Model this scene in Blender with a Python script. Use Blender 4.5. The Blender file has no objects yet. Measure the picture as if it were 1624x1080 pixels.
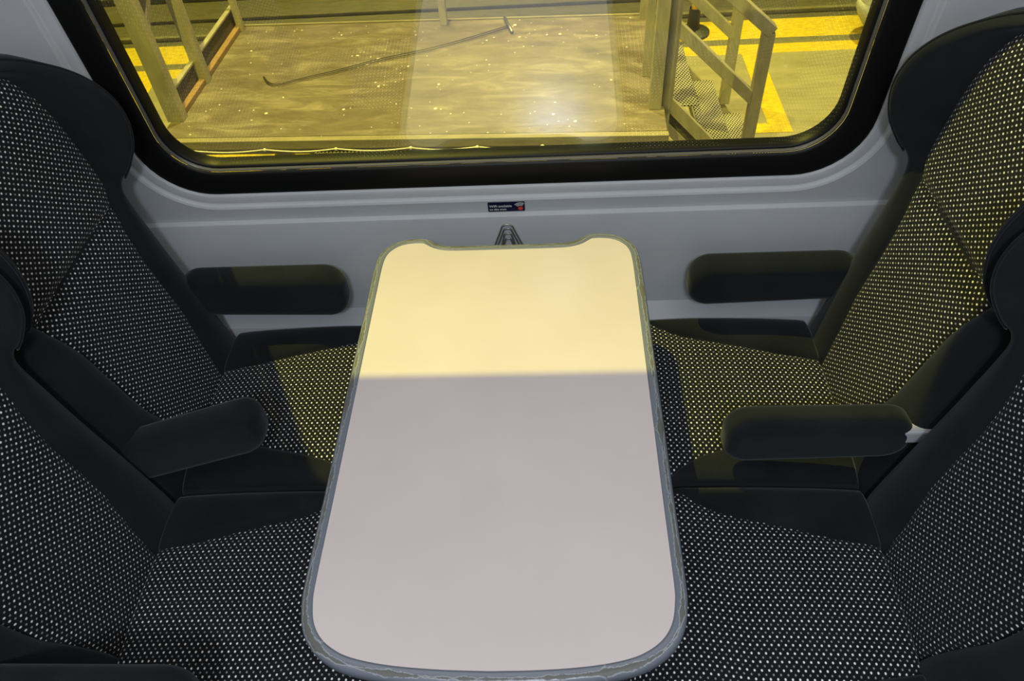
import bpy, bmesh, math
import numpy as np
from mathutils import Vector, Matrix

S = bpy.context.scene
C = S.collection

# ------------------------------------------------------------------ camera
cam_d = bpy.data.cameras.new('camera')
cam = bpy.data.objects.new('camera', cam_d)
C.objects.link(cam)
cam_d.sensor_width = 36.0
cam_d.lens = 1183.5 / 1624 * 36
cam_d.clip_start = 0.02
cam_d.clip_end = 100
RX = (0.99801953, 0.02412502, -0.05809477)
UX = (0.02113433, 0.7412548, 0.67089095)
FX = (-0.05924829, 0.67079006, -0.7392769)
M = Matrix(((RX[0], UX[0], -FX[0], 0.0899), (RX[1], UX[1], -FX[1], -1.093),
            (RX[2], UX[2], -FX[2], 1.6569), (0, 0, 0, 1)))
cam.matrix_world = M
S.camera = cam

# ------------------------------------------------------------------ world, lights, exposure
S.view_settings.view_transform = 'Standard'
S.view_settings.look = 'None'
S.view_settings.exposure = 0.0
S.view_settings.gamma = 1.0
S.view_settings.use_curve_mapping = False
S.cycles.max_bounces = 10
S.cycles.transparent_max_bounces = 12
w = bpy.data.worlds.new('world')
S.world = w
w.use_nodes = True
w.node_tree.nodes['Background'].inputs[0].default_value = (1.0, 0.86, 0.50, 1)
w.node_tree.nodes['Background'].inputs[1].default_value = 0.16


def point(name, loc, power, col, rad):
    l = bpy.data.lights.new(name, 'POINT')
    l.energy = power
    l.color = col
    l.shadow_soft_size = rad
    o = bpy.data.objects.new(name, l)
    C.objects.link(o)
    o.location = loc
    return o


def area(name, loc, size, sizey, power, col, rot=(0, 0, 0)):
    l = bpy.data.lights.new(name, 'AREA')
    l.shape = 'RECTANGLE'
    l.size = size
    l.size_y = sizey
    l.energy = power
    l.color = col
    o = bpy.data.objects.new(name, l)
    C.objects.link(o)
    o.location = loc
    o.rotation_euler = rot
    return o


def spot(name, loc, power, col, rad, cone, rot=(0, 0, 0)):
    l = bpy.data.lights.new(name, 'SPOT')
    l.energy = power
    l.color = col
    l.shadow_soft_size = rad
    l.spot_size = math.radians(cone)
    l.spot_blend = 0.5
    o = bpy.data.objects.new(name, l)
    C.objects.link(o)
    o.location = loc
    o.rotation_euler = rot
    return o


SOD = (1.0, 0.90, 0.12)
point('depot_lamp_light', (-1.10, 0.703, 4.6), 1280, SOD, 0.016)
spot('platform_fill_light', (-0.5, 2.8, 5.2), 1350, (1.0, 0.84, 0.34), 0.15, 62)  # added fill, an unseen downward spot that brightens the deck
spot('depot_far_fill_light', (2.6, 6.4, 5.0), 2600, SOD, 0.2, 85)  # added fill for the far ground, right; cone kept off the train
spot('depot_side_fill_light', (-4.2, 6.4, 5.0), 2600, SOD, 0.2, 85)  # matching added fill for the far ground on the left
spot('stairs_fill_light', (1.6, 0.95, 4.8), 900, (1.0, 0.86, 0.32), 0.1, 44, (math.radians(17), 0, math.radians(8)))  # added fill from above the train roof, brightens the stair faces turned this way
area('ceiling_light', (0.1, -1.75, 2.285), 0.2, 0.2, 19, (0.80, 0.88, 1.0))
area('ceiling_fill_light', (0.0, -1.0, 2.285), 3.2, 1.2, 15.5, (1.0, 0.965, 0.955))  # wide dim fill added under the ceiling, beside the small fixture

# ------------------------------------------------------------------ materials
def mat(name, col, rough=0.5, metal=0.0, spec=0.5, **kw):
    m = bpy.data.materials.new(name)
    m.use_nodes = True
    b = m.node_tree.nodes['Principled BSDF']
    b.inputs['Base Color'].default_value = (*col, 1)
    b.inputs['Roughness'].default_value = rough
    b.inputs['Metallic'].default_value = metal
    b.inputs['Specular IOR Level'].default_value = spec
    for k, v in kw.items():
        b.inputs[k.replace('_', ' ')].default_value = v
    return m


class NT:
    def __init__(self, m):
        self.m = m
        self.nt = m.node_tree
        self.b = self.nt.nodes['Principled BSDF']

    def n(self, t, **kw):
        o = self.nt.nodes.new(t)
        for k, v in kw.items():
            setattr(o, k, v)
        return o

    def l(self, a, b):
        self.nt.links.new(a, b)

    def math(self, op, a, b=None, c=None):
        o = self.n('ShaderNodeMath', operation=op)
        for i, v in enumerate((a, b, c)):
            if v is None:
                continue
            if isinstance(v, (int, float)):
                o.inputs[i].default_value = v
            else:
                self.l(v, o.inputs[i])
        return o.outputs[0]

    def noise(self, vec, scale, detail=4, rough=0.6, dist=0.0):
        o = self.n('ShaderNodeTexNoise')
        o.inputs['Scale'].default_value = scale
        o.inputs['Detail'].default_value = detail
        o.inputs['Roughness'].default_value = rough
        o.inputs['Distortion'].default_value = dist
        if vec is not None:
            self.l(vec, o.inputs['Vector'])
        return o.outputs['Fac']

    def mapping(self, src, scale):
        o = self.n('ShaderNodeMapping')
        o.inputs['Scale'].default_value = scale
        self.l(src, o.inputs['Vector'])
        return o.outputs[0]

    def ramp(self, fac, stops):
        o = self.n('ShaderNodeValToRGB')
        e = o.color_ramp.elements
        while len(e) < len(stops):
            e.new(0.5)
        for el, (p, c) in zip(e, stops):
            el.position = p
            el.color = (*c, 1) if len(c) == 3 else c
        self.l(fac, o.inputs[0])
        return o.outputs[0]

    def mix(self, fac, a, b):
        o = self.n('ShaderNodeMix', data_type='RGBA')
        for s, v in ((o.inputs[0], fac), (o.inputs[6], a), (o.inputs[7], b)):
            if isinstance(v, (int, float)):
                s.default_value = v
            elif isinstance(v, tuple):
                s.default_value = (*v, 1)
            else:
                self.l(v, s)
        return o.outputs[2]

    def bump(self, h, strength, dist=0.001):
        o = self.n('ShaderNodeBump')
        o.inputs['Strength'].default_value = strength
        o.inputs['Distance'].default_value = dist
        self.l(h, o.inputs['Height'])
        self.l(o.outputs[0], self.b.inputs['Normal'])

    def obj(self):
        return self.n('ShaderNodeTexCoord').outputs['Object']

    def uv(self):
        return self.n('ShaderNodeTexCoord').outputs['UV']


def velour():
    m = mat('velour', (0.012, 0.015, 0.019), 0.95, spec=0.15, Sheen_Weight=0.22, Sheen_Roughness=0.45)
    t = NT(m)
    t.b.inputs['Sheen Tint'].default_value = (0.55, 0.62, 0.68, 1)
    n = t.noise(t.obj(), 9, 4, 0.6)
    c = t.ramp(n, [(0.3, (0.0075, 0.009, 0.0105)), (0.7, (0.0145, 0.0165, 0.0185))])
    t.l(c, t.b.inputs['Base Color'])
    f = t.noise(t.obj(), 900, 2, 0.6)
    t.bump(f, 0.25, 0.0006)
    return m


def moquette():
    """dark woven seat fabric with a lattice of pale dots, dimmer ones in between (UVs in metres)"""
    m = mat('dotted_moquette', (0.012, 0.014, 0.02), 0.9, spec=0.2, Sheen_Weight=0.06)
    t = NT(m)
    sp = t.n('ShaderNodeSeparateXYZ')
    t.l(t.uv(), sp.inputs[0])
    P = (0.0125, 0.0109)

    def dots(off, r):
        d = []
        for i in (0, 1):
            a = t.math('MULTIPLY_ADD', sp.outputs[i], 1 / P[i], off)
            a = t.math('FRACT', a)
            d.append(t.math('SUBTRACT', a, 0.5))
        q = t.math('SQRT', t.math('ADD', t.math('MULTIPLY', d[0], d[0]), t.math('MULTIPLY', d[1], d[1])))
        mr = t.n('ShaderNodeMapRange', interpolation_type='SMOOTHSTEP')
        mr.inputs[1].default_value = r * 1.25
        mr.inputs[2].default_value = r * 0.7
        t.l(q, mr.inputs[0])
        return mr.outputs[0]
    n = t.noise(t.obj(), 14, 3, 0.6)
    base = t.ramp(n, [(0.3, (0.006, 0.007, 0.009)), (0.7, (0.011, 0.0125, 0.015))])
    wv = t.noise(t.uv(), 700, 2)
    c = t.mix(dots(0.5, 0.135), base, (0.32, 0.33, 0.33))
    c = t.mix(dots(0.0, 0.15), c, (0.95, 0.95, 0.92))
    t.l(c, t.b.inputs['Base Color'])
    t.bump(wv, 0.3, 0.0005)
    return m


def laminate():
    m = mat('cream_laminate', (0.66, 0.60, 0.58), 0.21, spec=0.5)
    t = NT(m)
    n = t.noise(t.obj(), 7, 3, 0.5)
    c = t.ramp(n, [(0.3, (0.67, 0.588, 0.56)), (0.7, (0.71, 0.622, 0.595))])
    t.l(c, t.b.inputs['Base Color'])
    v = t.n('ShaderNodeTexVoronoi')
    v.inputs['Scale'].default_value = 28
    t.l(t.obj(), v.inputs['Vector'])
    sp = t.ramp(v.outputs['Distance'], [(0.0, (1, 1, 1)), (0.03, (0, 0, 0))])
    t.bump(sp, 0.15, 0.0008)
    return m


def rimmat():
    m = mat('worn_grey_rim', (0.17, 0.19, 0.22), 0.36, spec=0.5)
    t = NT(m)
    sp = t.n('ShaderNodeSeparateXYZ')
    t.l(t.uv(), sp.inputs[0])
    band = t.math('ABSOLUTE', t.math('SUBTRACT', sp.outputs[1], 0.5))
    n1 = t.noise(t.mapping(t.uv(), (10, 0.0, 1)), 1.0, 4, 0.7)
    n2 = t.noise(t.obj(), 160, 3, 0.7)
    wmax = t.math('MULTIPLY_ADD', t.math('SUBTRACT', n1, 0.40), 1.9, 0.0)
    wmax = t.math('ADD', wmax, t.math('MULTIPLY', t.math('SUBTRACT', n2, 0.5), 0.35))
    worn = t.math('GREATER_THAN', wmax, band)
    edge = t.math('LESS_THAN', t.math('ABSOLUTE', t.math('SUBTRACT', wmax, band)), 0.055)
    edge = t.math('MULTIPLY', edge, t.math('GREATER_THAN', n2, 0.42))
    c = t.mix(worn, (0.17, 0.19, 0.225), (0.125, 0.13, 0.115))
    c = t.mix(edge, c, (0.30, 0.32, 0.34))
    t.l(c, t.b.inputs['Base Color'])
    t.l(t.math('MULTIPLY_ADD', worn, 0.25, 0.3), t.b.inputs['Roughness'])
    t.bump(t.math('SUBTRACT', n2, worn), 0.2, 0.0006)
    return m


def wallmat():
    m = mat('grey_wall_plastic', (0.42, 0.43, 0.47), 0.32, spec=0.4)
    t = NT(m)
    n = t.noise(t.obj(), 5, 4, 0.6)
    c = t.ramp(n, [(0.3, (0.50, 0.525, 0.54)), (0.7, (0.55, 0.57, 0.585))])
    t.l(c, t.b.inputs['Base Color'])
    t.bump(t.noise(t.obj(), 60, 2), 0.03, 0.001)
    return m


def glassmat():
    m = bpy.data.materials.new('window_glass')
    m.use_nodes = True
    nt = m.node_tree
    nt.nodes.clear()
    o = nt.nodes.new('ShaderNodeOutputMaterial')
    tr = nt.nodes.new('ShaderNodeBsdfTransparent')
    tr.inputs[0].default_value = (0.97, 0.97, 0.93, 1)
    gl = nt.nodes.new('ShaderNodeBsdfGlossy')
    gl.inputs['Roughness'].default_value = 0.0
    gl.inputs['Color'].default_value = (0.72, 0.82, 1.0, 1)
    fr = nt.nodes.new('ShaderNodeLayerWeight')
    fr.inputs[0].default_value = 0.5
    pw = nt.nodes.new('ShaderNodeMath')
    pw.operation = 'POWER'
    pw.inputs[1].default_value = 5.0
    nt.links.new(fr.outputs['Facing'], pw.inputs[0])
    ma = nt.nodes.new('ShaderNodeMath')
    ma.operation = 'MULTIPLY_ADD'
    ma.inputs[1].default_value = 0.85
    ma.inputs[2].default_value = 0.16
    mx = nt.nodes.new('ShaderNodeMixShader')
    nt.links.new(pw.outputs[0], ma.inputs[0])
    nt.links.new(ma.outputs[0], mx.inputs[0])
    nt.links.new(tr.outputs[0], mx.inputs[1])
    nt.links.new(gl.outputs[0], mx.inputs[2])
    nt.links.new(mx.outputs[0], o.inputs[0])
    return m


def speckled(name, c0, c1, scale, stretch=(1, 1, 1), rough=0.7, fleck=None, bump=0.3, metal=0.0):
    m = mat(name, c0, rough, metal)
    t = NT(m)
    ob = t.mapping(t.obj(), stretch)
    n = t.noise(ob, scale, 6, 0.65, 0.4)
    c = t.ramp(n, [(0.32, c0), (0.68, c1)])
    if fleck:
        v = t.n('ShaderNodeTexVoronoi')
        v.inputs['Scale'].default_value = fleck[0]
        t.l(t.obj(), v.inputs['Vector'])
        f = t.math('LESS_THAN', v.outputs['Distance'], fleck[1])
        f2 = t.math('GREATER_THAN', t.noise(t.obj(), fleck[0] * 0.4, 1), 0.55)
        c = t.mix(t.math('MULTIPLY', f, f2), c, fleck[2])
    t.l(c, t.b.inputs['Base Color'])
    t.bump(n, bump, 0.004)
    return m


def deckmat():
    m = mat('worn_deck', (0.1, 0.09, 0.06), 0.5)
    t = NT(m)
    n = t.noise(t.mapping(t.obj(), (0.8, 2.6, 1)), 5.0, 9, 0.74, 0.6)
    c = t.ramp(n, [(0.34, (0.13, 0.105, 0.075)), (0.52, (0.20, 0.168, 0.125)), (0.72, (0.38, 0.33, 0.25))])
    sc = t.noise(t.mapping(t.obj(), (3, 40, 1)), 4.0, 3, 0.7, 1.5)
    c = t.mix(t.ramp(sc, [(0.60, (0, 0, 0)), (0.75, (0.35, 0.35, 0.35))]), c, (0.40, 0.35, 0.24))
    r1 = t.noise(t.obj(), 1.7, 2, 0.5)
    c = t.mix(t.ramp(r1, [(0.66, (0, 0, 0)), (0.74, (0.5, 0.5, 0.5))]), c, (0.42, 0.26, 0.09))
    for scale, rad in ((7, 0.045), (15, 0.045)):
        v = t.n('ShaderNodeTexVoronoi', voronoi_dimensions='2D')
        v.inputs['Scale'].default_value = scale
        t.l(t.obj(), v.inputs['Vector'])
        f = t.math('LESS_THAN', v.outputs['Distance'], t.math('MULTIPLY', t.noise(t.obj(), 6, 1), rad * 2))
        f2 = t.math('GREATER_THAN', t.noise(t.obj(), 11, 1), 0.57)
        c = t.mix(t.math('MULTIPLY', f, f2), c, (0.85, 0.82, 0.70))
    t.l(c, t.b.inputs['Base Color'])
    t.l(t.math('MULTIPLY_ADD', n, 0.3, 0.3), t.b.inputs['Roughness'])
    t.bump(n, 0.25, 0.004)
    return m


def gratemat():
    m = mat('expanded_metal_tread', (0.2, 0.19, 0.15), 0.5, 0.3)
    t = NT(m)
    sp = t.n('ShaderNodeSeparateXYZ')
    t.l(t.obj(), sp.inputs[0])
    a = t.math('ADD', t.math('MULTIPLY', sp.outputs[0], 62), t.math('MULTIPLY', sp.outputs[1], 36))
    b = t.math('SUBTRACT', t.math('MULTIPLY', sp.outputs[0], 62), t.math('MULTIPLY', sp.outputs[1], 36))
    d = []
    for q in (a, b):
        d.append(t.math('ABSOLUTE', t.math('SUBTRACT', t.math('FRACT', q), 0.5)))
    mx = t.math('MAXIMUM', d[0], d[1])
    c = t.ramp(mx, [(0.33, (0.04, 0.035, 0.025)), (0.40, (0.62, 0.60, 0.50))])
    t.l(c, t.b.inputs['Base Color'])
    t.bump(mx, 0.6, 0.01)
    return m


VEL = velour()
MOQ = moquette()
LAM = laminate()
RIM = rimmat()
WALL = wallmat()
GLASS = glassmat()
RUB = mat('black_rubber', (0.005, 0.005, 0.005), 0.45, spec=0.25)
RUBL = mat('frame_bead', (0.10, 0.098, 0.085), 0.25, spec=0.5)
DARKP = mat('dark_plastic', (0.02, 0.021, 0.023), 0.5)
GREYP = mat('grey_plastic', (0.16, 0.16, 0.15), 0.4)
PALEP = mat('pale_plastic', (0.5, 0.51, 0.54), 0.45)
FLOORM = speckled('carriage_floor', (0.02, 0.021, 0.025), (0.035, 0.036, 0.04), 60, bump=0.05)
CEILM = mat('ceiling_panel', (0.42, 0.42, 0.43), 0.5)
CHROME = mat('worn_steel', (0.35, 0.35, 0.33), 0.35, 0.8)
DECK = deckmat()
CONC = speckled('depot_concrete', (0.20, 0.18, 0.13), (0.30, 0.27, 0.19), 4, (0.6, 2, 1), 0.8)
PAINT = speckled('yellow_paint', (0.40, 0.275, 0.008), (0.62, 0.48, 0.010), 22, (1, 2.2, 1), 0.6)
CHAN = speckled('drain_channel', (0.10, 0.09, 0.07), (0.15, 0.14, 0.10), 20)
PIT = speckled('dark_ballast', (0.05, 0.045, 0.038), (0.10, 0.09, 0.07), 14, (0.5, 3, 1), 0.8)
GALV = speckled('galvanised_steel', (0.38, 0.355, 0.26), (0.56, 0.52, 0.38), 18, (1, 1, 0.4), 0.5, metal=0.15, bump=0.1)
TRIMW = speckled('deck_edge_trim', (0.26, 0.23, 0.15), (0.36, 0.32, 0.2), 20, (0.3, 1, 1), 0.5)
WOODO = speckled('orange_timber', (0.28, 0.17, 0.08), (0.38, 0.25, 0.12), 14, (1, 1, 1), 0.7)
DBOARD = speckled('toe_board', (0.10, 0.09, 0.065), (0.17, 0.155, 0.115), 16, (1, 0.3, 3), 0.7)
GRATE = gratemat()
ORANGE = mat('orange_plastic', (0.55, 0.33, 0.03), 0.5)
WHITE = mat('white_cord', (0.75, 0.73, 0.6), 0.7)
WIRE = mat('dark_wire', (0.05, 0.042, 0.025), 0.5)
NAVY = mat('navy_print', (0.006, 0.006, 0.035), 0.4)
WPRINT = mat('white_print', (0.75, 0.75, 0.75), 0.5)
RPRINT = mat('red_print', (0.75, 0.06, 0.03), 0.5)

# ------------------------------------------------------------------ helpers
def link(name, me, m, parent=None, smooth=True):
    if m is not None:
        me.materials.append(m)
    if smooth:
        for p in me.polygons:
            p.use_smooth = True
    o = bpy.data.objects.new(name, me)
    C.objects.link(o)
    if parent:
        o.parent = parent
    return o


def bmobj(name, bm, m, parent=None, smooth=True, norm=True):
    if norm:
        bmesh.ops.recalc_face_normals(bm, faces=bm.faces)
    me = bpy.data.meshes.new(name)
    bm.to_mesh(me)
    bm.free()
    return link(name, me, m, parent, smooth)


def autosmooth(o, ang=35):
    me = o.data
    bm = bmesh.new()
    bm.from_mesh(me)
    for e in bm.edges:
        if len(e.link_faces) == 2 and e.calc_face_angle(0) > math.radians(ang):
            e.smooth = False
    bm.to_mesh(me)
    bm.free()
    return o


def tag(o, label=None, cat=None, group=None, kind=None):
    if label:
        o['label'] = label
    if cat:
        o['category'] = cat
    if group:
        o['group'] = group
    if kind:
        o['kind'] = kind
    return o


def empty(name, loc, label, cat, group=None):
    o = bpy.data.objects.new(name, None)
    C.objects.link(o)
    o.location = loc
    o.empty_display_size = 0.05
    return tag(o, label, cat, group)


def grid(bm, rows, uvs=None, close=False, caps=False):
    """rows: list of lists of points -> quads; returns vert rows"""
    vr = [[bm.verts.new(p) for p in r] for r in rows]
    uvl = bm.loops.layers.uv.verify() if uvs else None
    n = len(rows[0])
    rng = n if close else n - 1
    for i in range(len(rows) - 1):
        for j in range(rng):
            k = (j + 1) % n
            f = bm.faces.new((vr[i][j], vr[i][k], vr[i + 1][k], vr[i + 1][j]))
            if uvs:
                jk = j + 1 if (close and k == 0) else k
                for lp, (a, b) in zip(f.loops, ((i, j), (i, jk), (i + 1, jk), (i + 1, j))):
                    lp[uvl].uv = uvs[a][b]
    if caps:
        bm.faces.new(vr[0])
        bm.faces.new(vr[-1])
    return vr


def cr(pts, n):
    """Catmull-Rom through points (rows of numbers), n samples per span"""
    P = [np.array(p, float) for p in pts]
    P = [2 * P[0] - P[1]] + P + [2 * P[-1] - P[-2]]
    out = []
    for i in range(1, len(P) - 2):
        for k in range(n):
            t = k / n
            a, b, c, d = P[i - 1], P[i], P[i + 1], P[i + 2]
            out.append(0.5 * ((2 * b) + (-a + c) * t + (2 * a - 5 * b + 4 * c - d) * t * t + (-a + 3 * b - 3 * c + d) * t ** 3))
    out.append(P[-2])
    return out


def box(bm, c, s, rot=None):
    r = bmesh.ops.create_cube(bm, size=1.0)
    mt = Matrix.Translation(Vector(c))
    if rot is not None:
        mt = mt @ rot.to_4x4()
    mt = mt @ Matrix.Diagonal((s[0], s[1], s[2], 1))
    bmesh.ops.transform(bm, matrix=mt, verts=r['verts'])
    return r['verts']


def beam(bm, p0, p1, a, b, up=(0, 1, 0)):
    """square tube from p0 to p1; a = width across 'up x dir', b = width along 'up'"""
    p0, p1 = Vector(p0), Vector(p1)
    d = (p1 - p0)
    L = d.length
    d.normalize()
    u = Vector(up)
    u = (u - u.dot(d) * d).normalized()
    s = d.cross(u)
    R = Matrix((s, u, d)).transposed()
    return box(bm, (p0 + p1) / 2, (a, b, L), R)


def bevel(bm, w, seg=2, ang=30):
    es = [e for e in bm.edges if len(e.link_faces) == 2 and e.calc_face_angle(0) > math.radians(ang)]
    bmesh.ops.bevel(bm, geom=es, offset=w, segments=seg, profile=0.6, affect='EDGES')


def tube(bm, pts, r, n=8, cap=True):
    pts = [Vector(p) for p in pts]
    rows = []
    prev = None
    for i, p in enumerate(pts):
        d = (pts[min(i + 1, len(pts) - 1)] - pts[max(i - 1, 0)]).normalized()
        if prev is None:
            u = Vector((0, 0, 1)) if abs(d.z) < 0.9 else Vector((1, 0, 0))
        else:
            u = prev
        u = (u - u.dot(d) * d).normalized()
        prev = u
        s = d.cross(u)
        rows.append([p + r * (math.cos(2 * math.pi * k / n) * u + math.sin(2 * math.pi * k / n) * s) for k in range(n)])
    grid(bm, rows, close=True, caps=cap)


def offset_loop(pts, d):
    """2-D closed loop (counter-clockwise) shrunk inwards by d"""
    P = np.array(pts, float)
    n = len(P)
    a = np.roll(P, 1, 0)
    b = np.roll(P, -1, 0)
    t = b - a
    t /= np.linalg.norm(t, axis=1)[:, None] + 1e-12
    nn = np.stack([-t[:, 1], t[:, 0]], 1)
    return P + nn * d


def rrect(x0, x1, z0, z1, r, n=10, nl=6):
    """rounded rectangle, counter-clockwise, constant point count"""
    out = []
    cs = [(x1 - r, z0 + r, -90), (x1 - r, z1 - r, 0), (x0 + r, z1 - r, 90), (x0 + r, z0 + r, 180)]
    for k, (cx, cz, a0) in enumerate(cs):
        arc = [(cx + r * math.cos(math.radians(a0 + 90 * i / n)), cz + r * math.sin(math.radians(a0 + 90 * i / n))) for i in range(n + 1)]
        out += arc
        nx = cs[(k + 1) % 4]
        s = arc[-1]
        e = (nx[0] + r * math.cos(math.radians(nx[2])), nx[1] + r * math.sin(math.radians(nx[2])))
        for i in range(1, nl):
            out.append((s[0] + (e[0] - s[0]) * i / nl, s[1] + (e[1] - s[1]) * i / nl))
    return out


def structure(o):
    o['kind'] = 'structure'
    return o


# ------------------------------------------------------------------ window wall (leans inwards at the top)
T = 0.0844
Y0 = 0.1407
ct, st = math.cos(T), math.sin(T)


def WP(x, s, w_):
    return (x, Y0 - st * s + ct * w_, 0.73 + ct * s + st * w_)


X0, X1, SB, ST = -0.716, 0.677, 0.0375, 1.49   # outer edge of the black window frame


def wring(e, w_, r=0.125):
    return [WP(x, s, w_) for x, s in rrect(X0 - e, X1 + e, SB - e, ST + e, r + e)]


ring0 = [(-0.004, 0.030), (-0.002, 0.001), (0.0, -0.004), (0.003, -0.0085), (0.007, -0.010), (0.021, -0.0095), (0.0235, -0.011),
         (0.026, -0.0155), (0.030, -0.0175), (0.0345, -0.017)]
rows = [wring(e, w_) for e, w_ in ring0]
# last ring: big rectangle of the panel, matched point by point
sm = -0.0235


def outer_rect(w_, sbot, xl=-2.0, xr=2.0, stop=1.60):
    base = rrect(X0, X1, SB, ST, 0.125)
    cx, cz = (X0 + X1) / 2, (SB + ST) / 2
    out = []
    hx, hz = (X1 - X0) / 2, (ST - SB) / 2
    for x, z in base:
        u, v = (x - cx) / hx, (z - cz) / hz
        m = max(abs(u), abs(v))
        # square it up
        U, V = u / m, v / m
        X = cx + (xr - cx) * U if U > 0 else cx + (cx - xl) * U
        Z = cz + (stop - cz) * V if V > 0 else cz + (cz - sbot) * V
        if abs(U) < 1:
            X = x if abs(U) < 0.75 else (x + (X - x) * (abs(U) - 0.75) / 0.25)
        out.append(WP(X, Z, w_))
    return out


bm = bmesh.new()
rows.append(outer_rect(-0.017, sm))
grid(bm, rows, close=True)
# step and lower panel
prof = [(WP(0, sm, -0.017)[1], WP(0, sm, -0.017)[2])]
y_low = prof[0][0] - 0.0105
prof += [(prof[0][0] - 0.002, prof[0][1] - 0.0006), (y_low + 0.001, prof[0][1] - 0.004), (y_low, prof[0][1] - 0.008),
         (y_low + 0.002, 0.60), (y_low, 0.47), (y_low - 0.002, 0.452), (y_low - 0.028, 0.435), (y_low - 0.038, 0.428),
         (y_low - 0.042, 0.418), (y_low - 0.042, 0.0)]
xs = np.linspace(-2.0, 2.0, 9)
grid(bm, [[(x, y, z) for x in xs] for y, z in prof])
wall_far = bmobj('wall_far', bm, WALL)
autosmooth(wall_far, 28)
structure(wall_far)

# window: frame with bead, gasket and double glazing
fe = [(0.0, 0.004), (-0.001, -0.005), (-0.006, -0.0065), (-0.046, -0.003), (-0.050, -0.001), (-0.052, 0.002)]
rr = lambda e, w_, rad: [WP(x, s, w_) for x, s in rrect(X0 - e, X1 + e, SB - e, ST + e, max(rad, 0.02))]
bm = bmesh.new()
grid(bm, [rr(e, w_, 0.125 + e * 0.6) for e, w_ in fe], close=True)
win = bmobj('window_1', bm, RUB)
autosmooth(win, 40)
structure(win)
bm = bmesh.new()
grid(bm, [rr(e, w_, 0.125 + e * 0.6) for e, w_ in [(-0.0525, 0.002), (-0.0535, 0.0012), (-0.0555, 0.0018), (-0.0562, 0.004), (-0.0575, 0.006)]], close=True)
o = bmobj('bead', bm, RUBL, win)
tag(o, 'grey glazing bead')
bm = bmesh.new()
grid(bm, [rr(e, w_, 0.125 + e * 0.6) for e, w_ in [(-0.0575, 0.006), (-0.0605, 0.0065), (-0.0630, 0.010), (-0.0630, 0.034)]], close=True)
bmobj('gasket', bm, RUB, win)
for nm, w_ in (('glass_pane', 0.0125), ('glass_pane', 0.029)):
    bm = bmesh.new()
    L = rr(-0.0622, w_, 0.08)
    bm.faces.new([bm.verts.new(p) for p in L])
    bmobj(nm, bm, GLASS, win, smooth=False)

# rest of the carriage shell
def slab(name, lo, hi, m):
    bm = bmesh.new()
    box(bm, [(a + b) / 2 for a, b in zip(lo, hi)], [b - a for a, b in zip(lo, hi)])
    return structure(bmobj(name, bm, m, smooth=False))


slab('floor', (-2.0, -2.5, -0.08), (2.0, 0.14, 0.0), FLOORM)
slab('ceiling', (-2.0, -2.5, 2.30), (2.0, 0.04, 2.34), CEILM)
slab('wall_near', (-2.0, -2.56, 0.0), (2.0, -2.5, 2.30), WALL)
slab('wall_left', (-2.06, -2.5, 0.0), (-2.0, 0.14, 2.30), WALL)
slab('wall_right', (2.0, -2.5, 0.0), (2.06, 0.14, 2.30), WALL)

# ------------------------------------------------------------------ table
def table_outline():
    h = [(0.0, -0.8035), (0.06, -0.802), (0.12, -0.7975), (0.165, -0.790), (0.195, -0.780), (0.222, -0.762), (0.240, -0.737),
         (0.2485, -0.705), (0.2505, -0.670), (0.2500, -0.55), (0.2500, -0.40), (0.2500, -0.25), (0.2500, -0.12), (0.2495, -0.06),
         (0.2465, -0.030), (0.238, -0.008), (0.222, 0.0095), (0.203, 0.0195), (0.180, 0.0235), (0.158, 0.0225), (0.1465, 0.0165),
         (0.135, 0.0075), (0.120, 0.0015), (0.100, -0.001), (0.06, -0.0015), (0.0, -0.0015)]
    R_ = cr(h, 5)
    L_ = [(-p[0], p[1]) for p in R_[-2:0:-1]]
    return [(float(p[0]), float(p[1])) for p in R_] + [(float(a), float(b)) for a, b in L_]


TO = table_outline()
table = empty('folding_table', (0, -0.4, 0), 'long cream-topped carriage table with a rounded worn grey edge, between the facing seats', 'table')
TZ = 0.73


def tpt(p, z):
    return (p[0], p[1] + 0.4, z)


prof = [(0.030, -0.026), (0.010, -0.026), (0.0025, -0.0235), (0.0, -0.017), (0.0, -0.008), (0.0012, -0.0035), (0.0035, -0.0008), (0.006, 0.0002), (0.009, 0.0005),
        (0.0115, 0.0002), (0.0135, 0.0010), (0.0152, 0.0008), (0.0162, -0.0012), (0.0172, -0.0014)]
bm = bmesh.new()
arc = [0.0]
for i in range(len(TO)):
    a, b = TO[i], TO[(i + 1) % len(TO)]
    arc.append(arc[-1] + math.dist(a, b))
rows, uvs = [], []
for k, (o_, z) in enumerate(prof):
    lp = offset_loop(TO, o_)
    rows.append([tpt(p, TZ + z) for p in lp])
    vv = min(max((o_ - 0.001) / 0.012, 0), 1) if k > 3 else 0.0
    uvs.append([(arc[i], vv) for i in range(len(TO) + 1)])
grid(bm, rows, uvs=uvs, close=True)
o = bmobj('table_rim', bm, RIM, table)
autosmooth(o, 60)
tag(o, 'worn grey plastic edge strip')
bm = bmesh.new()
lp = offset_loop(TO, 0.0168)
c0 = [bm.verts.new(tpt(p, TZ - 0.0006)) for p in lp]
c1 = [bm.verts.new(tpt(p, TZ - 0.022)) for p in lp]
bm.faces.new(c0)
bm.faces.new(c1[::-1])
for i in range(len(lp)):
    j = (i + 1) % len(lp)
    bm.faces.new((c0[i], c1[i], c1[j], c0[j]))
o = bmobj('tabletop', bm, LAM, table, smooth=False)
tag(o, 'smooth cream laminate tabletop')
bm = bmesh.new()
beam(bm, (0, 0.16, 0.70), (0, 0.30, 0.30), 0.12, 0.05)
beam(bm, (0, 0.30, 0.30), (0, 0.46, 0.28), 0.14, 0.05, (0, 0, 1))
box(bm, (0, 0.05, 0.697), (0.22, 0.5, 0.012))
bevel(bm, 0.006)
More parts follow.
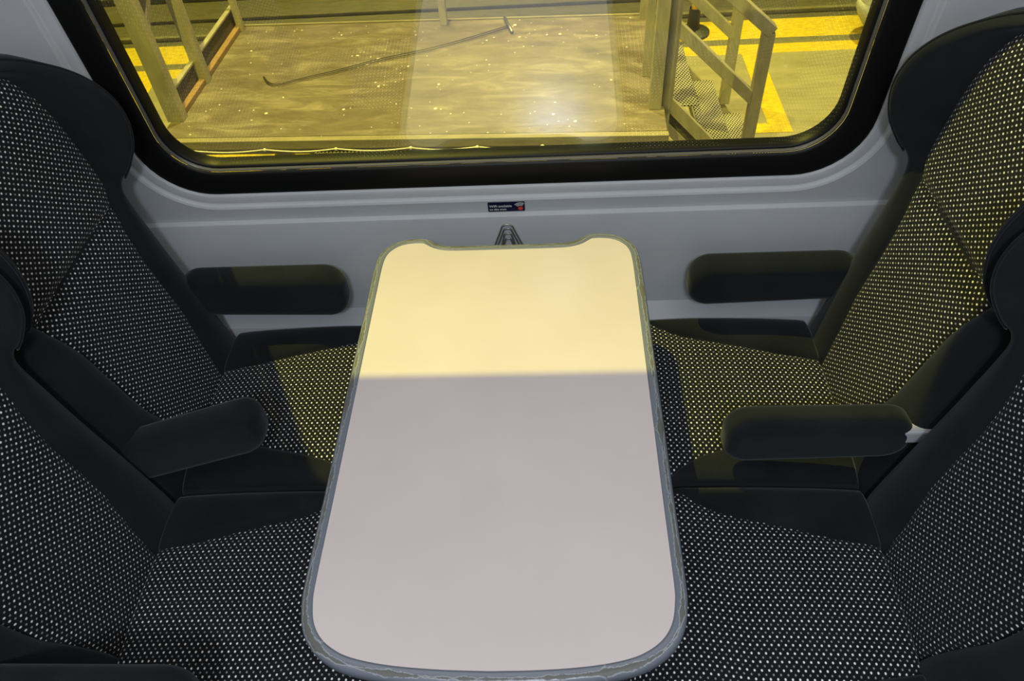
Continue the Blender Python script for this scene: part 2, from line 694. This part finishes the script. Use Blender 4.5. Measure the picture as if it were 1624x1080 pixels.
bmobj('support_arm', bm, GREYP, table, smooth=False)
# arched fitting on the wall behind the table
lat = empty('wall_latch', (-0.006, y_low, 0.63), 'thin arched metal fitting on the wall just behind the far end of the table', 'latch')
for (rt, zt, wb) in [(0.0125, 0.683, 0.0285), (0.0085, 0.673, 0.0220), (0.0078, 0.660, 0.0135), (0.0060, 0.647, 0.0095)]:
    bm = bmesh.new()
    pts = [(wb * 1.9, -0.003, 0.57 - 0.63)]
    for k in range(17):
        a = math.pi * k / 16
        pts.append((rt * math.cos(a), -0.003, zt - 0.63 - rt * 0.8 + rt * 0.8 * math.sin(a)))
    pts.append((-wb * 1.9, -0.003, 0.57 - 0.63))
    # legs flare
    pts.insert(1, (wb, -0.003, 0.63 - 0.63))
    pts.insert(-1, (-wb, -0.003, 0.63 - 0.63))
    tube(bm, pts, 0.0019)
    bmobj('arch', bm, CHROME, lat)

# ------------------------------------------------------------------ wifi sticker
stk = empty('wifi_sticker', WP(-0.0055, -0.008, -0.0175), 'small navy WiFi sticker with white lettering and red dot, on wall below window', 'sticker')
BX = Vector((1, 0, 0))
BY = Vector((0, -st, ct))
BN = Vector((0, -ct, -st))
MS = Matrix((BX, BY, BN)).transposed().to_4x4()


def splace(x, y, h):
    return BX * x + BY * y + BN * h


bm = bmesh.new()
pl = rrect(-0.0375, 0.0375, -0.0125, 0.0125, 0.002, 4, 2)
f0 = [bm.verts.new(splace(x, y, 0.0008)) for x, y in pl]
bm.faces.new(f0)
f1 = [bm.verts.new(splace(x, y, 0.0)) for x, y in pl]
for i in range(len(pl)):
    j = (i + 1) % len(pl)
    bm.faces.new((f0[i], f1[i], f1[j], f0[j]))
bmobj('backing', bm, NAVY, stk, smooth=False)


def text_mesh(body, size, x, y, parent, m):
    cu = bpy.data.curves.new('t', 'FONT')
    cu.body = body
    cu.size = size
    cu.offset = size * 0.018
    to = bpy.data.objects.new('t', cu)
    C.objects.link(to)
    dg = bpy.context.evaluated_depsgraph_get()
    dg.update()
    me = bpy.data.meshes.new_from_object(to.evaluated_get(dg))
    bpy.data.objects.remove(to)
    me.materials.clear()
    me.transform(Matrix.Translation((x, y, 0.0011)))
    me.transform(MS)
    o_ = link('lettering', me, m, parent, smooth=False)
    return o_


text_mesh('WiFi available', 0.0082, -0.0345, -0.0005, stk, WPRINT)
text_mesh('on this train', 0.0070, -0.0345, -0.0085, stk, WPRINT)
bm = bmesh.new()
for r0, r1 in ((0.0075, 0.0092), (0.0108, 0.0124), (0.0140, 0.0156)):
    rows = []
    for k in range(15):
        a = math.radians(58 + 82 * k / 14)
        rows.append([splace(0.0285 + r * math.cos(a), -0.0048 + r * math.sin(a), 0.0011) for r in (r0, r1)])
    grid(bm, rows)
bmobj('signal_arcs', bm, WPRINT, stk, smooth=False)
bm = bmesh.new()
bm.faces.new([bm.verts.new(splace(0.0285 + 0.0050 * math.cos(a), -0.0048 + 0.0050 * math.sin(a), 0.0012)) for a in np.linspace(0, 2 * math.pi, 24, endpoint=False)])
bmobj('red_dot', bm, RPRINT, stk, smooth=False)

# ------------------------------------------------------------------ seats
BACK = [  # d (distance from the aisle-crossing centre line), z, wing, insert half width, full half width
    (0.630, 0.34, 0.000, 0.092, 0.203),
    (0.634, 0.40, 0.000, 0.092, 0.205),
    (0.640, 0.455, 0.000, 0.094, 0.205),
    (0.655, 0.53, 0.000, 0.108, 0.205),
    (0.670, 0.60, 0.000, 0.124, 0.205),
    (0.688, 0.69, 0.000, 0.130, 0.204),
    (0.702, 0.77, 0.000, 0.136, 0.203),
    (0.716, 0.84, 0.000, 0.156, 0.203),
    (0.722, 0.875, 0.008, 0.172, 0.205),
    (0.728, 0.905, 0.036, 0.180, 0.207),
    (0.736, 0.950, 0.070, 0.183, 0.209),
    (0.744, 1.000, 0.089, 0.182, 0.209),
    (0.753, 1.045, 0.090, 0.177, 0.208),
    (0.764, 1.080, 0.076, 0.168, 0.206),
    (0.776, 1.105, 0.050, 0.156, 0.203),
    (0.796, 1.126, 0.022, 0.130, 0.194),
    (0.830, 1.138, 0.004, 0.105, 0.180),
    (0.865, 1.136, 0.000, 0.080, 0.165),
]
CUSH = [  # d, z, insert half width, bolster height
    (0.640, 0.395, 0.090, 0.010),
    (0.6385, 0.430, 0.090, 0.012),
    (0.632, 0.448, 0.090, 0.014),
    (0.618, 0.4545, 0.092, 0.0145),
    (0.550, 0.460, 0.104, 0.017),
    (0.475, 0.463, 0.124, 0.018),
    (0.400, 0.465, 0.142, 0.017),
    (0.350, 0.465, 0.158, 0.014),
    (0.315, 0.464, 0.180, 0.009),
    (0.295, 0.462, 0.196, 0.005),
    (0.260, 0.458, 0.199, 0.002),
    (0.220, 0.445, 0.198, 0.000),
    (0.198, 0.425, 0.196, 0.000),
    (0.188, 0.395, 0.194, 0.000),
    (0.186, 0.360, 0.192, 0.000),
]


def seat(sg, yc, label, group, arms, dhi=0.0, dsh=0.0):
    org = Vector((sg * 0.72, yc, 0))
    root = empty('train_seat', org, label, 'seat', group)
    W3 = lambda d, s, z: (sg * d - org.x, s, z)
    # ---- backrest shell
    R_ = cr(BACK, 5)
    rows = []
    for d, z, P, hi, fw in R_:
        P = max(P, 0)
        a = (fw - hi) / 2
        bh = 0.017 + P
        half = []
        for k in range(15):
            th = math.radians(172 - 172 * k / 14)
            s = hi + a + a * math.cos(th)
            pw = 1.0 if P < 0.004 else 0.75
            f = bh * (max(math.sin(th), 0) ** pw)
            # bolster rolls back towards the outside
            roll = 0.020 * (k / 14) ** 2 * (1 if P < 0.02 else 0.3)
            half.append((d + 0.004 - f + roll, s))
        half += [(d + 0.045, fw + 0.001), (d + 0.085, fw - 0.004), (d + 0.110, fw - 0.025)]
        mid = [(d + 0.010, hi * q) for q in (0.97, 0.5, 0.0, -0.5, -0.97)]
        line = [(dd, -s) for dd, s in half[::-1]][::1]
        full = [(dd, s) for dd, s in half[::-1]] + mid + [(dd, -s) for dd, s in half]
        rows.append([W3(dd, s, z) for dd, s in full])
    bm = bmesh.new()
    grid(bm, rows, close=True, caps=True)
    sh = bmobj('backrest', bm, VEL, root)
    autosmooth(sh, 70)
    # ---- dotted panels of the backrest and headrest (sub-parts)
    cut = [i for i, r in enumerate(R_) if r[1] >= 0.845][0]
    top = [i for i, r in enumerate(R_) if r[1] >= 1.128][0]
    for nm, i0, i1, bulge in (('back_panel', 0, cut, 0.0), ('head_panel', cut, top, 0.006)):
        rows, uvs = [], []
        v = 0.0
        seg = R_[i0:i1 + 1]
        for i, (d, z, P, hi, fw) in enumerate(seg):
            if i:
                v += math.dist((seg[i - 1][0], seg[i - 1][1]), (d, z))
            q = i / (len(seg) - 1)
            fade = min(1, min(q, 1 - q) * 9)
            fade = math.sin(fade * math.pi / 2)
            line, ul = [], []
            for k in range(25):
                u = -1 + 2 * k / 24
                edge = (abs(u) ** 10)
                dep = d + 0.0105 - 0.002 * fade - 0.009 * (1 - edge) * (0.35 + 0.65 * fade) + 0.004 * math.cos(u * math.pi / 2) - bulge * fade * (1 - u * u)
                line.append(W3(dep, u * hi * 1.0, z))
                ul.append((u * hi + 0.3, v + (0.0 if nm == 'back_panel' else 0.4037)))
            rows.append(line)
            uvs.append(ul)
        bm = bmesh.new()
        grid(bm, rows, uvs=uvs)
        o = bmobj(nm, bm, MOQ, sh)
        # face the panel towards the table
        if sum(p.normal.x * sg for p in o.data.polygons) > 0:
            o.data.flip_normals()
        tag(o, 'dark fabric panel covered in small pale dots')
    # ---- wing piping
    for s_ in (1, -1):
        bm = bmesh.new()
        pts = []
        for d, z, P, hi, fw in R_:
            if z > 0.86 and P > 0.012 or (z > 1.1 and P > 0.001):
                a = (fw - hi) / 2
                pts.append(W3(d + 0.004 - (0.017 + P) * 0.985, s_ * (hi + a * 1.25), z))
        tube(bm, pts, 0.0022, 6)
        bmobj('wing_piping', bm, VEL, sh)
    # ---- cushion
    R_ = cr(CUSH, 5)
    rows = []
    FW = 0.2045
    sh_ = lambda q: dsh * min(1, max(0, (q - 0.28) / 0.1))
    for d, z, hi, bh in R_:
        hi = min(hi + dhi, 0.199)
        a = (FW - hi) / 2
        half = [(FW - 0.004, z - 0.115), (FW, z - 0.07), (FW + 0.0005, z - 0.03), (FW, z - 0.016)]
        for k in range(11):
            th = math.radians(0 + 170 * k / 10)
            s = hi + a + a * math.cos(th)
            if bh > 0:
                zz = z - 0.010 * (1 - k / 10) + bh * math.sin(th) ** 0.8 if 0 < k else z - 0.010
            else:
                zz = z - 0.010 + 0.008 * min(1, k / 5)
            half.append((s, zz - 0.002))
        shf = lambda q: q + sh_(d) * (1 if abs(q) <= hi + 0.002 else max(0, (FW - abs(q)) / (FW - hi)))
        mid = [(hi * q, z - 0.008) for q in (0.97, 0.5, 0, -0.5, -0.97)]
        full = half + mid + [(-s, zz) for s, zz in half[::-1]]
        rows.append([W3(d, shf(s), zz) for s, zz in full])
    bm = bmesh.new()
    grid(bm, rows, close=True, caps=True)
    cu = bmobj('seat_cushion', bm, VEL, root)
    autosmooth(cu, 70)
    rows, uvs = [], []
    v = 0
    for i, (d, z, hi, bh) in enumerate(R_):
        if i:
            v += math.dist((R_[i - 1][0], R_[i - 1][1]), (d, z))
        line, ul = [], []
        hi = min(hi + dhi, 0.199)
        for k in range(29):
            u = -1 + 2 * k / 28
            edge = abs(u) ** 12
            line.append(W3(d, u * hi + sh_(d), z - 0.007 * edge + 0.005 * math.cos(u * math.pi / 2)))
            ul.append((u * hi + 0.3, v))
        rows.append(line)
        uvs.append(ul)
    bm = bmesh.new()
    grid(bm, rows, uvs=uvs)
    o = bmobj('cushion_panel', bm, MOQ, cu)
    if sum(p.normal.z for p in o.data.polygons) < 0:
        o.data.flip_normals()
    tag(o, 'dark fabric panel covered in small pale dots')
    # ---- plinth
    bm = bmesh.new()
    vs = [W3(0.24, -0.19, 0.0), W3(0.80, -0.19, 0), W3(0.80, 0.19, 0), W3(0.24, 0.19, 0)]
    vt = [W3(0.205, -0.193, 0.355), W3(0.78, -0.193, 0.355), W3(0.78, 0.193, 0.355), W3(0.205, 0.193, 0.355)]
    grid(bm, [vs, vt], close=True, caps=True)
    bevel(bm, 0.01)
    bmobj('seat_base', bm, DARKP, root, smooth=False)
    # ---- armrests: (front d, rear d, z top, height, lateral centre, thickness, tilt)
    for (d0, d1, zt, h, yl_, th, tilt) in arms:
        out = rrect(d0, d1, -h, 0.0, min(h * 0.40, 0.045), 8, 8)
        P = []
        for x, z in out:
            # rounder at the front, slimmer towards the hinge below
            fr = (x - d0) / (d1 - d0)
            zz = z * (1 - 0.10 * fr) if tilt == 0 else z
            xx, z2 = x - d1, zz
            P.append((d1 + xx * math.cos(tilt) , zt + z2 - xx * math.sin(tilt)))
        rows = []
        r = min(th * 0.42, 0.022)
        for k in range(13):
            a = -math.pi / 2 + math.pi * k / 12
            ins = r * (1 - math.cos(a)) * 1.0
            y = (th / 2 - r) * (1 if a > 0 else -1 if a < 0 else 0) + r * math.sin(a)
            lp = offset_loop(P, ins)
            rows.append([W3(p[0], yl_ + y, p[1]) for p in lp])
        bm = bmesh.new()
        grid(bm, rows, close=True, caps=True)
        ar = bmobj('armrest', bm, VEL, root)
        autosmooth(ar, 60)
        bm = bmesh.new()
        pts = [W3(p[0], yl_ - th / 2 + r * 0.32, p[1]) for p in offset_loop(P, r * 0.36)]
        pts.append(pts[0])
        tube(bm, pts, 0.0016, 6, cap=False)
        bmobj('seam', bm, VEL, ar)
        # hinge
        bm = bmesh.new()
        zc = zt - h * 0.5
        beam(bm, W3(d1 - 0.03, yl_ - 0.012, zc + 0.02), W3(d1 + 0.07, yl_ - 0.012, zc + 0.022), 0.03, th * 0.55)
        bevel(bm, 0.004)
        o = bmobj('hinge', bm, PALEP, ar, smooth=False)
        tag(o, 'pale plastic hinge block')
    return root


YW, YA = -0.157, -0.580
seat(-1, YW, 'left window seat, dark velour with dotted fabric panels, its middle armrest sloping up', 'facing seats around the table',
     [(0.350, 0.700, 0.640, 0.118, 0.196, 0.060, 0.0), (0.395, 0.730, 0.575, 0.112, -0.184, 0.058, 0.36)])
seat(-1, YA, 'left aisle seat, dark velour with dotted fabric panels, nearest the viewer on the left', 'facing seats around the table',
     [(0.400, 0.700, 0.678, 0.100, -0.205, 0.056, 0.0)], 0.016, -0.011)
seat(1, YW, 'right window seat, lit yellow by the window, its middle armrest level', 'facing seats around the table',
     [(0.362, 0.700, 0.640, 0.112, 0.196, 0.060, 0.0), (0.372, 0.682, 0.632, 0.110, -0.184, 0.058, 0.0)])
seat(1, YA, 'right aisle seat, dark velour with dotted fabric panels, nearest the viewer on the right', 'facing seats around the table', [], 0.016, -0.011)

# ------------------------------------------------------------------ depot outside
DZ = -0.05
GZ = -1.10


def quad(bm, x0, x1, y0, y1, z, mi):
    f = bm.faces.new([bm.verts.new(p) for p in ((x0, y0, z), (x1, y0, z), (x1, y1, z), (x0, y1, z))])
    f.material_index = mi


bm = bmesh.new()
for (a, b, m_) in [(0.2, 4.22, 0), (4.22, 4.36, 1), (4.36, 4.45, 2), (4.45, 4.76, 1), (4.76, 9.0, 3)]:
    quad(bm, -7, 7, a, b, GZ if m_ != 3 else GZ, m_)
# painted box outline on the concrete
for (x0, x1, y0, y1) in [(1.50, 1.64, 3.17, 4.22), (1.27, 1.50, 3.17, 3.28), (-2.6, -1.2, 2.85, 3.20), (-3.1, -2.95, 3.0, 4.22)]:
    quad(bm, x0, x1, y0, y1, GZ + 0.002, 1)
g = bmobj('ground', bm, CONC, smooth=False)
for m_ in (PAINT, CHAN, PIT):
    g.data.materials.append(m_)
structure(g)

bm = bmesh.new()
for k, (y, h, wd) in enumerate([(4.95, 0.04, 0.05), (5.10, 0.02, 0.10), (5.33, 0.05, 0.05), (5.62, 0.03, 0.08), (5.9, 0.05, 0.06)]):
    pass
bm.free()
for k, (y, h, wd, m_, lb) in enumerate([(4.86, 0.035, 0.04, DBOARD, 'thin grey service pipe on the dark ground just past the yellow strip'),
                                        (5.22, 0.03, 0.10, PIT, 'low dark cable duct running across the dark depot ground'),
                                        (5.62, 0.06, 0.05, PIT, 'furthest dark rail along the depot ground at the top of the window')]):
    bm = bmesh.new()
    box(bm, (0, y, GZ + h / 2), (13.5, wd, h))
    bevel(bm, 0.008)
    o = bmobj(['service_pipe', 'cable_duct', 'track_rail'][k], bm, m_, smooth=False)
    tag(o, lb, ['pipe', 'duct', 'rail'][k])

# platform
plat = empty('work_platform', (-0.5, 2.17, GZ), 'scuffed brown depot work platform raised outside the window, level with the carriage floor', 'platform')
plat.location = (-0.5, 2.145, GZ)
plat.rotation_euler = (0, 0, math.radians(-2.3))
po = Vector((-0.5, 2.17, GZ))


def L3(x, y, z):
    return (x - po.x, y - po.y, z - po.z)


bm = bmesh.new()
box(bm, L3(-0.5, 2.18, DZ - 0.015), (2.16, 1.04, 0.03))
bevel(bm, 0.003)
bmobj('deck', bm, DECK, plat, smooth=False)
bm = bmesh.new()
box(bm, L3(-0.5, 1.642, DZ - 0.022), (2.17, 0.032, 0.042))
box(bm, L3(-0.5, 1.655, DZ - 0.06), (2.15, 0.03, 0.03))
bevel(bm, 0.003)
bmobj('edge_trim', bm, TRIMW, plat, smooth=False)
bm = bmesh.new()
box(bm, L3(-0.72, 1.63, DZ - 0.09), (0.36, 0.02, 0.06))
bmobj('apron', bm, GRATE, plat, smooth=False)
bm = bmesh.new()
box(bm, L3(-0.5, 2.705, DZ - 0.005), (2.10, 0.012, 0.025))
bmobj('back_edge', bm, TRIMW, plat, smooth=False)
# supporting legs and braces
for x in (-1.50, -0.5, 0.48):
    for y in (1.72, 2.66):
        bm = bmesh.new()
        beam(bm, L3(x, y, GZ), L3(x, y, DZ - 0.03), 0.06, 0.06)
        bmobj('leg', bm, GALV, plat, smooth=False)
for (x0, x1) in ((-1.50, -1.0), (-0.5, -1.0), (-0.5, 0.0), (0.48, 0.0)):
    bm = bmesh.new()
    beam(bm, L3(x0, 1.74, DZ - 0.55), L3(x1, 1.74, DZ - 0.05), 0.05, 0.05)
    bmobj('brace', bm, GALV, plat, smooth=False)
# left toe board with orange timber foot
bm = bmesh.new()
box(bm, L3(-1.567, 2.25, DZ + 0.045), (0.012, 0.90, 0.12))
bmobj('toe_board', bm, DBOARD, plat, smooth=False)
bm = bmesh.new()
box(bm, L3(-1.563, 2.25, DZ + 0.108), (0.024, 0.91, 0.008))
bmobj('toe_board_cap', bm, GALV, plat, smooth=False)
bm = bmesh.new()
box(bm, L3(-1.545, 2.26, DZ + 0.012), (0.03, 0.88, 0.025))
bevel(bm, 0.004)
bmobj('timber_batten', bm, WOODO, plat, smooth=False)
# left posts with a back channel and a diagonal brace
for (x, y, a, b, zt) in ((-1.555, 1.81, 0.075, 0.05, 1.1), (-1.545, 2.14, 0.05, 0.05, 1.1), (-1.53, 2.66, 0.03, 0.03, 1.1), (-0.465, 2.665, 0.036, 0.036, 1.1)):
    bm = bmesh.new()
    box(bm, L3(x, y, (zt + DZ) / 2), (a, b, zt - DZ))
    bevel(bm, 0.003)
    bmobj('guard_post', bm, GALV, plat, smooth=False)
bm = bmesh.new()
beam(bm, L3(-1.56, 1.86, 0.33), L3(-1.55, 2.13, 0.62), 0.03, 0.03)
bmobj('post_brace', bm, GALV, plat, smooth=False)
for z in (0.52, 1.05):
    bm = bmesh.new()
    beam(bm, L3(-1.545, 1.80, z), L3(-1.545, 2.72, z), 0.04, 0.04, (0, 0, 1))
    bmobj('guard_rail', bm, GALV, plat, smooth=False)
# right corner posts
for (x, y, a, b, zt, z0) in ((0.540, 1.84, 0.05, 0.05, 1.1, DZ), (0.520, 2.115, 0.035, 0.045, 1.1, DZ)):
    bm = bmesh.new()
    box(bm, L3(x, y, (zt + z0) / 2), (a, b, zt - z0))
    bevel(bm, 0.003)
    bmobj('guard_post', bm, GALV, plat, smooth=False)
bm = bmesh.new()
tube(bm, [L3(0.592, 1.86, -0.06), L3(0.594, 1.86, 1.1)], 0.024, 14)
tube(bm, [L3(0.592, 1.86, GZ), L3(0.592, 1.86, -0.03)], 0.017, 14)
o = bmobj('scaffold_pole', bm, GALV, plat)
autosmooth(o, 40)
bm = bmesh.new()
box(bm, L3(0.545, 2.68, DZ + 0.4), (0.05, 0.05, 0.85))
bmobj('guard_post', bm, GALV, plat, smooth=False)

# stair
str_ = empty('access_stairs', (0.9, 2.42, GZ), 'yellowish metal access stairs with tube handrails going down from the right end of the platform', 'stairs')
po = Vector((0.9, 2.42, GZ))
for k in range(4):
    z = -0.26 - 0.21 * k
    x = 0.715 + 0.185 * k
    bm = bmesh.new()
    box(bm, L3(x, 2.43, z - 0.003), (0.145, 0.60, 0.006))
    tr = bmobj('tread', bm, GRATE, str_, smooth=False)
    bm = bmesh.new()
    box(bm, L3(x - 0.074, 2.43, z - 0.022), (0.006, 0.60, 0.045))
    bmobj('nosing', bm, GALV, tr, smooth=False)
for y in (2.105, 2.755):
    bm = bmesh.new()
    beam(bm, L3(0.60, y, -0.185), L3(1.36, y, -0.99), 0.055, 0.03)
    bmobj('stringer', bm, GALV, str_, smooth=False)
    bm = bmesh.new()
    beam(bm, L3(0.60, y, -0.31), L3(1.30, y, -1.05), 0.04, 0.03)
    bmobj('lower_stringer', bm, GALV, str_, smooth=False)
    bm = bmesh.new()
    beam(bm, L3(0.60, y + 0.005, -0.245), L3(1.30, y + 0.005, -1.0), 0.09, 0.008)
    bmobj('stringer_plate', bm, DBOARD, str_, smooth=False)
    bm = bmesh.new()
    xp = 1.040 if y < 2.5 else 1.060
    zt = 0.095
    z0 = GZ if y < 2.5 else -0.62
    box(bm, L3(xp, y, (zt + z0) / 2), (0.052, 0.052, zt - z0))
    bevel(bm, 0.003)
    bmobj('handrail_post', bm, GALV, str_, smooth=False)
    bm = bmesh.new()
    beam(bm, L3(xp + 0.012, y, 0.10), L3(0.56, y, 0.51), 0.052, 0.055)
    bevel(bm, 0.003)
    bmobj('handrail', bm, GALV, str_, smooth=False)
    bm = bmesh.new()
    beam(bm, L3(xp, y, -0.235), L3(0.56, y, 0.215), 0.05, 0.045)
    bevel(bm, 0.003)
    bmobj('mid_rail', bm, GALV, str_, smooth=False)

# cord along the deck edge
bm = bmesh.new()
pts = []
cordy = lambda x: 1.586 - 0.0402 * (x + 0.5)
kn = [-1.46, -1.13, -0.82, -0.50, -0.22, 0.05, 0.33, 0.55]
for i in range(len(kn) - 1):
    for k in range(8):
        q = k / 8
        xx = kn[i] + (kn[i + 1] - kn[i]) * q
        pts.append((xx, cordy(xx), DZ - 0.034 - 0.012 * math.sin(math.pi * q)))
pts.append((kn[-1], cordy(kn[-1]), DZ - 0.034))
tube(bm, pts, 0.0035, 6)
for x in kn:
    bmesh.ops.create_icosphere(bm, subdivisions=1, radius=0.009, matrix=Matrix.Translation((x, cordy(x) - 0.002, DZ - 0.034)))
o = bmobj('cord', bm, WHITE)
tag(o, 'thin pale cord tied in shallow loops along the near edge of the platform', 'cord')

# wire hook lying on the deck
hk = empty('wire_hook', (-0.12, 2.57, DZ), 'long thin bent wire hook with a short cross handle, lying on the platform', 'hook')
hx = Vector((-0.12, 2.57, DZ))
path = [(-0.119, 2.571), (-0.436, 2.396), (-0.729, 2.284), (-0.926, 2.191), (-1.092, 2.123), (-1.172, 2.086), (-1.221, 2.105), (-1.262, 2.165)]
for off in (0.0, 0.012):
    bm = bmesh.new()
    c_ = cr(path, 6)
    n = len(c_)
    tube(bm, [(p[0] - hx.x, p[1] - hx.y - off * (1.9 - 1.2 * i / n), 0.008) for i, p in enumerate(c_)], 0.0024, 6)
    bmobj('wire', bm, WIRE, hk)
bm = bmesh.new()
tube(bm, [(-0.137 - hx.x, 2.657 - hx.y, 0.012), (-0.095 - hx.x, 2.494 - hx.y, 0.012)], 0.008, 8)
bmobj('handle', bm, CHROME, hk)

# orange marker post with black foot
mp = empty('marker_post', (1.19, 4.58, GZ), 'orange marker post on a black round foot, behind the stair rails on the yellow strip', 'post')
bm = bmesh.new()
tube(bm, [(0, 0, 0.18), (0, 0, 0.9)], 0.028, 16)
o = bmobj('post', bm, ORANGE, mp)
autosmooth(o, 40)
bm = bmesh.new()
for (r0, z0, r1, z1) in ((0.13, 0.0, 0.13, 0.02), (0.13, 0.02, 0.05, 0.04), (0.05, 0.04, 0.04, 0.2)):
    rws = [[(r * math.cos(a), r * math.sin(a), z) for a in np.linspace(0, 2 * math.pi, 20, endpoint=False)] for r, z in ((r0, z0), (r1, z1))]
    grid(bm, rws, close=True)
bmobj('foot', bm, DARKP, mp, smooth=False)

# pale curved bin at the far right
bm = bmesh.new()
prof = [(0.0, 0.0), (0.07, 0.0), (0.10, 0.06), (0.16, 0.14), (0.19, 0.20), (0.185, 0.24), (0.17, 0.25), (0.15, 0.45), (0.0, 0.46)]
rws = [[(2.53 + r * math.cos(a), 4.45 + r * math.sin(a), GZ + z) for a in np.linspace(0, 2 * math.pi, 28, endpoint=False)] for r, z in prof[1:-1]]
grid(bm, rws, close=True, caps=True)
o = bmobj('bollard', bm, PALEP)
autosmooth(o, 50)
tag(o, 'pale grey flared bollard on the yellow strip at the far right of the window', 'bollard')
